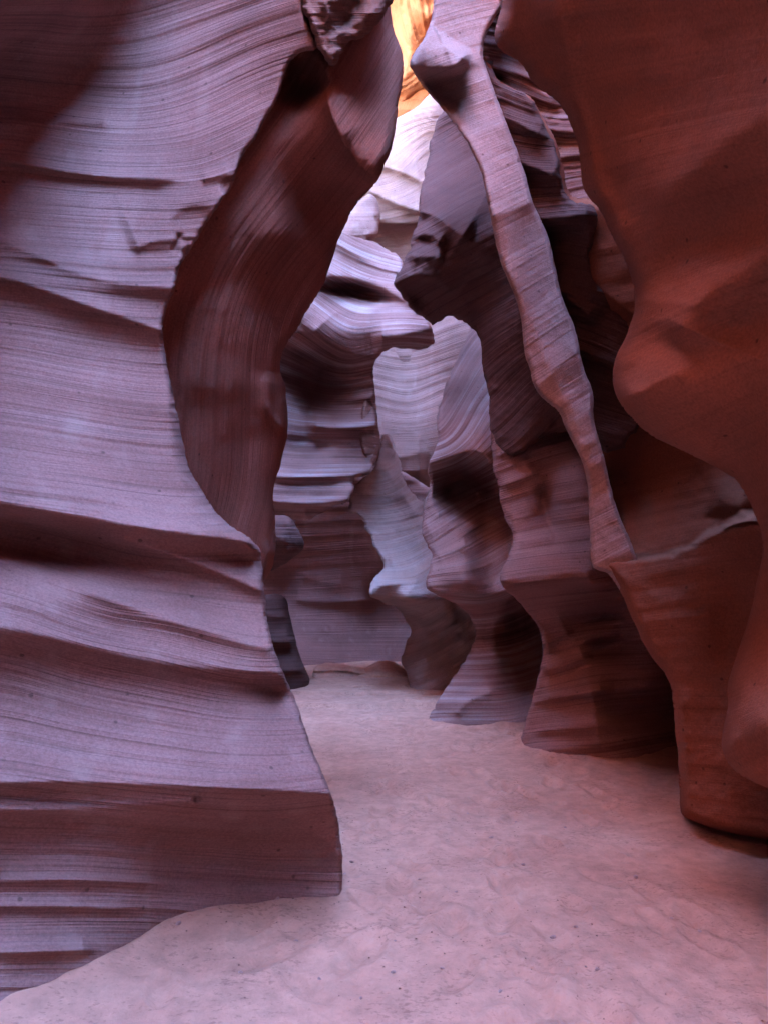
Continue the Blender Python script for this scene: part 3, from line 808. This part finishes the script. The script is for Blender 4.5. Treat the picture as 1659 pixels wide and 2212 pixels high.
H_EDGE = [(1018, 700), (1008, 730), (996, 750), (977, 798), (953, 858), (943, 913), (949, 953), (928, 997), (924, 1015), (929, 1050), (918, 1093), (909, 1143), (919, 1178),
          (936, 1198), (925, 1228), (917, 1272), (932, 1281), (950, 1287), (979, 1301), (1008, 1321), (1023, 1346), (1028, 1376), (1014, 1411), (978, 1461), (948, 1511),
          (928, 1546), (919, 1562), (915, 1600)]
rock('twisted_column', 'twisted rock column with steep pale and dark stripes above and a smooth lavender foot',
     [(1030, 640)] + H_EDGE + [(960, 1680), (1230, 1680), (1240, 1100), (1180, 640)],
     [(922, 1560, fd(1562)), (980, 1578, fd(1579)), (1060, 1574, fd(1575)), (1140, 1565, fd(1567)), (1200, 1560, fd(1562)), (950, 1520, 8.45), (1000, 1450, 8.8), (1080, 1450, 8.75), (1025, 1370, 9.2), (1100, 1370, 9.1),
      (1000, 1300, 9.0), (925, 1272, 8.75), (1000, 1260, 8.5), (1080, 1270, 8.55), (920, 1160, 9.35), (1000, 1150, 9.1), (930, 1020, 9.7), (1030, 985, 9.3), (1060, 1080, 9.4), (945, 920, 9.9), (1040, 850, 10.2), (1010, 740, 11.2), (1060, 700, 11.4),
      (1150, 900, 9.4), (1180, 1300, 8.7)],
     [ledge([(915, 1004), (960, 990), (1010, 974), (1035, 972), (1064, 1000)], 0.26, 60, 12, 3, (0, 0)),
      bump(1005, 1062, 62, 62, -0.5, 0, 4),
      ledge([(915, 1275), (960, 1284), (1020, 1288), (1100, 1275)], 0.2, 70, 14, 3, (0, 0)),
      ledge([(925, 1120), (980, 1095), (1030, 1070)], 0.09, 30, 16, 3), ledge([(912, 1160), (960, 1140), (1010, 1110)], 0.09, 30, 16, 3),
      ledge([(930, 1205), (970, 1190), (1020, 1170)], 0.09, 26, 14, 3), bump(1070, 1180, 50, 100, -0.36, 0, 3),
      ledge([(975, 1560), (1000, 1520), (1040, 1500), (1080, 1492)], 0.08, 20, 14, 4), ledge([(1020, 1395), (1080, 1390), (1140, 1380)], 0.07, 30, 14, 4),
      ledge([(1000, 1440), (1070, 1436), (1140, 1425)], 0.05, 30, 14, 4),
      bump(1080, 1428, 4, 5, 0.03), bump(1130, 1400, 44, 100, -0.4, 0, 3)],
     strata=[(960, 840, 780), (1010, 750, 780), (960, 940, 860), (1050, 800, 860), (970, 980, 930), (1050, 880, 930), (930, 1050, 1040), (1040, 1000, 1040), (915, 1160, 1170), (1030, 1090, 1170),
             (925, 1270, 1290), (1050, 1265, 1290), (1020, 1390, 1400), (1100, 1380, 1400), (930, 1550, 1560), (1100, 1545, 1560)],
     rim=(10, 0.14), thick=0.9, ribs=(0.036, 26), rough=0.025, seed=53, mat='zebra', fs=1.6, step=3, edge_noise=5, smooth_outline=1)

G_EDGE = [(822, 940), (818, 978), (806, 1018), (765, 1042), (754, 1078), (754, 1108), (776, 1113), (797, 1148), (812, 1188), (832, 1222), (813, 1247), (797, 1272), (797, 1290),
          (815, 1297), (845, 1306), (874, 1330), (886, 1365), (876, 1400), (866, 1430), (882, 1465), (890, 1520)]
rock('pale_fin', 'pale blue grey leaning rock fin with diagonal strata in the centre distance',
     [(840, 930)] + G_EDGE + [(1090, 1520), (1090, 1000), (1000, 900), (920, 1090), (888, 1062), (869, 1027), (862, 1002), (852, 963)],
     [(824, 942, 13.2), (765, 1045, 12.3), (860, 1040, 12.6), (760, 1100, 11.9), (850, 1140, 11.9), (920, 1120, 12.0), (830, 1220, 11.3), (900, 1220, 11.2), (797, 1285, 10.5), (870, 1295, 10.5), (930, 1290, 10.6),
      (850, 1310, 11.6), (885, 1370, 12.3), (872, 1420, 12.0), (915, 1345, 11.6), (980, 1340, 11.3), (905, 1430, 11.3), (980, 1450, 10.8), (1050, 1300, 10.8), (1050, 1480, 10.9), (1000, 950, 12.8), (900, 1500, 10.8)],
     [ledge([(796, 1288), (840, 1290), (890, 1300), (950, 1296)], 0.3, 50, 10, 2, (0, 0)),
      ledge([(800, 1270), (850, 1262), (920, 1250)], 0.12, 26, 10, 2), ledge([(830, 1225), (880, 1210), (930, 1190)], 0.10, 24, 10, 2),
      ledge([(900, 1345), (940, 1330), (980, 1310)], 0.2, 20, 12, 2), ledge([(905, 1385), (950, 1365), (1010, 1340)], 0.2, 20, 12, 2), ledge([(895, 1430), (950, 1410), (1015, 1370)], 0.2, 22, 12, 2),
      ledge([(880, 1470), (930, 1450), (975, 1430)], 0.15, 22, 12, 2),
      ledge([(815, 985), (845, 1030), (880, 1085), (915, 1130)], 0.08, 20, 20, 4), ledge([(760, 1060), (830, 1075), (900, 1060)], 0.06, 40, 10, 2)],
     strata=[(770, 1060, 1060), (890, 1000, 1060), (770, 1110, 1120), (910, 1090, 1120), (830, 1210, 1220), (920, 1180, 1220), (800, 1280, 1285), (920, 1280, 1285), (900, 1400, 1400), (1000, 1340, 1400), (900, 1470, 1470), (1000, 1420, 1470), (830, 950, 1000), (850, 980, 990)],
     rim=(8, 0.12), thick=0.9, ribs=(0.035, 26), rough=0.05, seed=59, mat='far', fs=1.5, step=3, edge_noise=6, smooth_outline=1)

rock('hanging_flake', 'narrow pinkish rock flake hanging between the dark bands and the far lavender wall',
     [(803, 792), (809, 838), (812, 883), (819, 923), (824, 963), (814, 998), (799, 1022), (788, 1000), (774, 938), (777, 898), (791, 845)],
     [(803, 800, 11.8), (820, 930, 11.7), (775, 930, 11.5), (800, 1015, 11.6), (795, 850, 11.6)],
     [bump(800, 930, 20, 50, 0.08)], rim=(8, 0.15), thick=0.4, ribs=(0.01, 30), rough=0.03, seed=61, mat='broken', step=2.4, inset=10, category='rock flake')

E_EDGE = [(737, 503), (782, 513), (832, 533), (862, 553), (869, 568), (870, 590), (895, 640), (922, 688), (937, 713), (938, 742), (922, 755), (878, 755), (842, 750), (822, 763), (808, 783), (806, 818),
          (812, 850), (815, 900), (815, 960), (803, 1019), (790, 1026), (763, 1029), (765, 1058), (752, 1088), (722, 1093), (700, 1105), (660, 1130), (640, 1120)]
rock('hollowed_fin', 'dark hollowed rock fin with a blue lit top and a blunt beak jutting right',
     [(560, 480), (680, 480)] + E_EDGE + [(560, 1130), (520, 800)],
     [(u, v, d + 1.25) for u, v, d in
     [(740, 505, 11.2), (800, 520, 11.2), (865, 570, 11.0), (720, 580, 10.9), (850, 630, 10.5), (700, 640, 10.5), (780, 640, 10.6), (680, 680, 9.9), (800, 700, 9.75), (930, 730, 9.6), (870, 745, 9.75), (800, 770, 10.3),
      (660, 760, 10.3), (720, 820, 10.8), (790, 830, 10.6), (640, 900, 10.6), (720, 900, 10.7), (790, 920, 10.5), (640, 1000, 10.3), (720, 1000, 10.4), (790, 1010, 10.4), (620, 1060, 9.9), (750, 1060, 10.0), (700, 1100, 10.1), (560, 600, 10.6), (560, 1100, 10.0)]],
     [ledge([(690, 500), (760, 545), (830, 580), (875, 585)], 0.16, 60, 14, 3, (0, 0)),
      ledge([(690, 600), (760, 602), (830, 625), (900, 660)], 0.3, 60, 12, 3, (0, 0)),
      bump(770, 630, 90, 20, -0.4, 12, 3),
      ledge([(660, 690), (700, 735), (760, 765), (810, 770)], 0.25, 50, 16, 4, (1, 0)), ledge([(800, 728), (860, 724), (900, 716), (945, 700)], 0.32, 60, 30, 5, (1, 0)),
      ledge([(690, 800), (750, 820), (810, 812)], 0.2, 22, 12, 3, (1, 0)), ledge([(690, 860), (740, 866), (800, 858)], 0.16, 20, 10, 3, (1, 0)), ledge([(660, 915), (730, 926), (790, 922)], 0.28, 36, 14, 3, (1, 0)),
      bump(680, 830, 70, 76, -0.55, 0, 3), bump(660, 960, 60, 26, -0.22), ledge([(600, 1030), (690, 1030), (770, 1024)], 0.16, 50, 8, 3, (0, 0)),
      ledge([(600, 1085), (680, 1088), (760, 1080)], 0.2, 40, 10, 3, (0, 0)), bump(660, 1110, 30, 26, 0.12)],
     strata=[(740, 505, 505), (865, 570, 520), (700, 600, 600), (870, 650, 600), (660, 690, 690), (760, 765, 700), (930, 740, 690), (650, 800, 800), (800, 815, 800), (650, 920, 910), (790, 922, 910), (620, 1060, 1050), (760, 1060, 1050)],
     rim=(9, 0.15), thick=1.4, ribs=(0.034, 26), rough=0.04, seed=67, mat='zebra', fs=1.5, step=3, edge_noise=5, smooth_outline=1)

rock('small_boulder', 'small dark round boulder tucked low between the brown panel and the alcove',
     [(575, 1120), (600, 1112), (628, 1114), (642, 1140), (656, 1165), (658, 1186), (640, 1202), (602, 1226), (575, 1240)],
     [(600, 1120, 9.6), (655, 1180, 9.5), (600, 1220, 9.7), (620, 1165, 9.2)],
     [bump(630, 1160, 20, 22, -0.12), ledge([(612, 1188), (632, 1196), (652, 1184)], 0.08, 12, 8, 2)], rim=(20, 0.3), thick=0.5, ribs=(0.02, 20), rough=0.03, seed=71, mat='shade_painted_rock', step=2.6, category='rock', inset=12)

rock('dark_stump', 'dark lumpy rock stump against the left wall where the sand path begins to narrow',
     [(540, 1290), (580, 1284), (606, 1283), (620, 1295), (627, 1330), (634, 1362), (639, 1384), (649, 1422), (663, 1452), (670, 1468), (660, 1500), (540, 1520)],
     [(600, 1290, 11.7), (630, 1370, 11.5), (665, 1465, fd(1470, 0.1)), (600, 1480, fd(1486, 0.08)), (590, 1380, 11.2)],
     [ledge([(560, 1380), (600, 1388), (640, 1384)], 0.2, 20, 12, 3, (0, 0)), ledge([(560, 1325), (600, 1335), (630, 1330)], 0.1, 16, 10, 3, (0, 0)), ledge([(570, 1440), (620, 1450), (660, 1446)], 0.22, 26, 12, 3, (0, 0)), bump(610, 1415, 30, 14, -0.15)],
     rim=(16, 0.3), thick=0.7, ribs=(0.02, 22), rough=0.03, seed=73, mat='shade_painted_rock', step=2.6, category='rock', inset=12)

rock('alcove_wall', 'rounded alcove wall above the sand mound, rusty brown above and blue grey below',
     [(480, 1000), (960, 1000), (980, 1300), (940, 1520), (480, 1520)],
     [(600, 1060, 14.8), (760, 1060, 15.0), (860, 1080, 15.1), (650, 1180, 15.0), (760, 1180, 15.2), (620, 1260, 15.2), (740, 1260, 15.3), (840, 1260, 15.3), (600, 1300, 15.1), (740, 1310, 15.2), (840, 1320, 15.5),
      (620, 1430, 13.8), (740, 1435, 14.3), (820, 1430, 14.7), (900, 1400, 14.4), (860, 1380, 14.9), (520, 1300, 14.3), (900, 1200, 14.8)],
     [ledge([(600, 1290), (680, 1298), (760, 1300), (830, 1290)], 0.14, 50, 14, 3), ledge([(640, 1235), (700, 1262), (760, 1256)], 0.08, 26, 20, 4),
      bump(708, 1358, 9, 9, 0.05), bump(708, 1358, 5, 5, -0.06)],
     strata=[(600, 1100, 1100), (800, 1100, 1100), (600, 1300, 1300), (830, 1295, 1300), (600, 1430, 1430), (830, 1430, 1430)],
     rim=(10, 0.1), thick=2.4, ribs=(0.035, 30), rough=0.02, seed=79, mat='streaked', step=3.4)

rock('low_slab', 'low flat slab of crusted sand at the far left end of the path',
     [(672, 1500), (676, 1447), (690, 1434), (722, 1431), (765, 1439), (792, 1450), (806, 1466), (800, 1500)],
     [(680, 1450, 12.3), (730, 1435, 12.7), (790, 1455, 12.5), (740, 1470, 12.1)], [bump(720, 1452, 30, 6, 0.05), ledge([(670, 1450), (730, 1446), (800, 1458)], 0.2, 16, 5, 1, (0, 0))],
     rim=(8, 0.12), thick=0.5, ribs=(0.01, 12), rough=0.03, seed=101, mat='sand', step=2.2, inset=6, category='slab', edge_noise=3)
rock('sand_mound', 'small pale rounded sand mound at the far end of the path below the alcove',
     [(760, 1500), (768, 1458), (790, 1441), (815, 1429), (846, 1428), (871, 1441), (896, 1470), (890, 1500)],
     [(770, 1460, 12.4), (830, 1430, 13.0), (890, 1465, 12.5), (830, 1470, 12.1)], [bump(830, 1450, 40, 12, 0.08), ledge([(775, 1462), (830, 1459), (890, 1466)], 0.12, 24, 5, 1, (0, 0))],
     rim=(10, 0.2), thick=0.5, ribs=(0.008, 12), rough=0.02, seed=103, mat='sand', step=2.2, inset=6, category='mound', edge_noise=2)

rock('white_lobes', 'small rounded white lit rock lobes in the bright gap beside the brown panel',
     [(700, 560), (720, 490), (745, 478), (760, 452), (785, 424), (800, 414), (815, 430), (823, 460), (820, 492), (814, 512), (800, 516), (790, 560)],
     [(745, 480, 13.2), (800, 420, 13.8), (820, 480, 13.4), (760, 505, 12.9), (800, 510, 13.0), (720, 550, 13.0)],
     [ledge([(745, 470), (780, 470), (800, 500), (798, 520)], 0.18, 26, 12, 3), ledge([(780, 425), (800, 450), (822, 470)], 0.12, 20, 10, 3), bump(765, 490, 22, 16, 0.12)],
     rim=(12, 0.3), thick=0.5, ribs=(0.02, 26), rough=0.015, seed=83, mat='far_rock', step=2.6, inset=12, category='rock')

rock('glowing_wall', 'rock wall tinted with an orange glow high in the gap at the top edge',
     [(600, -700), (1150, -700), (1150, 520), (600, 520)],
     [(900, -600, 14.4), (700, -600, 14.4), (870, 0, 17.7), (930, 0, 17.4), (870, 150, 18.4), (930, 150, 18.1), (900, 240, 18.8), (900, 500, 18.8), (1100, 200, 17.0), (650, 200, 17.5)],
     [ledge([(930, -120), (905, -30), (912, 30), (960, 50)], 0.5, 40, 30, 8), ledge([(820, 240), (868, 175), (890, 110), (880, 20), (860, -80)], 0.4, 34, 26, 8), ledge([(850, 235), (900, 180), (960, 150)], 0.3, 30, 20, 6)],
     strata=[(850, 0, 0), (870, 90, 0), (900, 150, 0), (890, 0, 60), (905, 60, 60), (930, 0, 120), (940, 80, 120), (850, 220, 60), (930, 230, 200)],
     rim=(10, 0.1), thick=0.8, ribs=(0.10, 22), rough=0.05, seed=97, mat='orange', step=4)

rock('far_wall', 'bright far canyon wall in the gap, white above and lavender with pale vertical streaks below',
     [(560, 300), (800, 275), (850, 256), (875, 246), (900, 232), (925, 206), (945, 176), (990, 150), (1180, 140), (1180, 1180), (640, 1180)],
     [(870, 240, 16.3), (940, 235, 16.2), (850, 350, 16.5), (930, 350, 16.5), (870, 470, 16.5), (780, 470, 16.3), (830, 490, 16.7), (900, 550, 16.8), (830, 560, 16.8),
      (880, 700, 16.6), (800, 800, 16.3), (880, 800, 16.5), (960, 800, 15.9), (1010, 720, 15.3), (870, 950, 16.0), (800, 1000, 15.7), (960, 950, 15.5), (900, 1080, 16.1), (700, 900, 15.8), (1100, 900, 15.0), (700, 200, 17.2), (1050, 200, 17.2), (640, 1200, 16.6), (1100, 1250, 16.6)],
     [ledge([(740, 352), (800, 350), (850, 362), (890, 378), (980, 430)], 0.30, 90, 14, 3), ledge([(700, 385), (780, 400), (850, 436), (905, 455), (1000, 480)], 0.30, 60, 14, 3), ledge([(720, 470), (820, 480), (870, 482), (1000, 470)], 0.35, 60, 12, 3),
      ledge([(800, 1018), (860, 1020), (930, 1016)], 0.25, 60, 12, 3), ledge([(800, 985), (860, 990), (930, 970)], 0.1, 30, 12, 3)],
     strata=[(820, 700, 700), (880, 715, 700), (960, 690, 700), (820, 850, 850), (880, 865, 850), (950, 840, 850), (820, 1000, 1000), (920, 1000, 1000), (850, 350, 350), (930, 290, 350), (850, 450, 450), (910, 430, 450), (860, 0, 100), (900, 150, 60), (930, 0, 20)],
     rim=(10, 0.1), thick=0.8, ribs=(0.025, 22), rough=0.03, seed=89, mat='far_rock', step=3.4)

# ------------------------------------------------------------------ stones and grit on the sand
def stone_mesh(name, seed, flat):
    r = random.Random(seed)
    t = (1 + 5 ** 0.5) / 2
    v = [Vector(p).normalized() for p in ((-1, t, 0), (1, t, 0), (-1, -t, 0), (1, -t, 0), (0, -1, t), (0, 1, t), (0, -1, -t), (0, 1, -t), (t, 0, -1), (t, 0, 1), (-t, 0, -1), (-t, 0, 1))]
    f = [(0, 11, 5), (0, 5, 1), (0, 1, 7), (0, 7, 10), (0, 10, 11), (1, 5, 9), (5, 11, 4), (11, 10, 2), (10, 7, 6), (7, 1, 8),
         (3, 9, 4), (3, 4, 2), (3, 2, 6), (3, 6, 8), (3, 8, 9), (4, 9, 5), (2, 4, 11), (6, 2, 10), (8, 6, 7), (9, 8, 1)]
    v = [p * (0.75 + 0.5 * r.random()) for p in v]
    v = [(p.x * 1.2, p.y * 0.85, p.z * flat) for p in v]
    m = bpy.data.meshes.new(name)
    m.from_pydata(v, [], f)
    at = m.attributes.new('strata', 'FLOAT', 'POINT')
    at.data.foreach_set('value', np.array([p[2] * 0.05 for p in v], np.float32))
    m.materials.append(MATS['rib'])
    return m


stones = [stone_mesh('stone', k, fl) for k, fl in ((1, 0.5), (2, 0.65), (3, 0.4), (4, 0.55))]
spots = [(1195, 2028, 0.020), (1374, 1898, 0.018), (640, 2035, 0.018), (385, 2018, 0.020), (600, 1968, 0.016), (1130, 1870, 0.016), (905, 1905, 0.015),
         (985, 1935, 0.013), (1060, 1815, 0.018), (1500, 1720, 0.02), (1010, 1760, 0.014), (760, 1870, 0.015), (850, 2105, 0.014), (1290, 2100, 0.014),
         (1080, 2150, 0.013), (780, 2160, 0.012), (1450, 1990, 0.013), (1220, 1790, 0.014), (690, 2120, 0.012), (520, 2110, 0.014), (1340, 1730, 0.014)]
r = random.Random(5)
for _ in range(8):
    spots.append((r.uniform(720, 1560), 1660 + 480 * r.random(), r.uniform(0.008, 0.014)))
for k, (u, v, sz) in enumerate(spots):
    p = to_world(np.array(u), np.array(v), np.array(floor_d(v)))
    x, y = float(p[0]), float(p[1])
    z = float(ground_z(np.array([x]), np.array([y]))[0])
    o = bpy.data.objects.new('stone', stones[k % 4])
    C.objects.link(o)
    o.location = (x, y, z + sz * 0.15)
    o.scale = (sz * 0.8,) * 3
    o.rotation_euler = (r.uniform(-0.2, 0.2), r.uniform(-0.2, 0.2), r.uniform(0, 6.28))
    o['category'] = 'stone'
    o['group'] = 'small stones scattered on the sand'
    o['label'] = 'small loose stone lying on the pink sand floor'

rg = np.random.default_rng(9)
gy = 2.2 + 7.5 * rg.random(2600) ** 1.5
gx = rg.normal(0.6, 0.9, 2600)
keep = noise2(gx * 1.6, gy * 1.6, 77) > rg.uniform(0.0, 0.9, 2600)
gx, gy = gx[keep], gy[keep]
gz = ground_z(gx, gy)
sz = rg.uniform(0.002, 0.0065, len(gx))
an = rg.uniform(0, 6.28, len(gx))
gv, gf = [], []
for cx, y, z, q_, a in zip(gx, gy, gz, sz, an):
    b = len(gv)
    for q in range(4):
        gv.append((cx + q_ * math.cos(a + q * 1.57) * (1.0 + 0.3 * math.sin(7 * a + q)), y + q_ * math.sin(a + q * 1.57), z))
    gv.append((cx, y, z + q_ * 0.7))
    gf += [(b + q, b + (q + 1) % 4, b + 4) for q in range(4)]
m = bpy.data.meshes.new('grit')
m.from_pydata(gv, [], gf)
at = m.attributes.new('strata', 'FLOAT', 'POINT')
at.data.foreach_set('value', np.random.default_rng(3).random(len(gv)).astype(np.float32))
m.materials.append(MATS['broken'])
o = bpy.data.objects.new('grit', m)
C.objects.link(o)
o['kind'] = 'stuff'
o['label'] = 'fine dark grit and crumbs strewn over the sand'
o['category'] = 'grit'
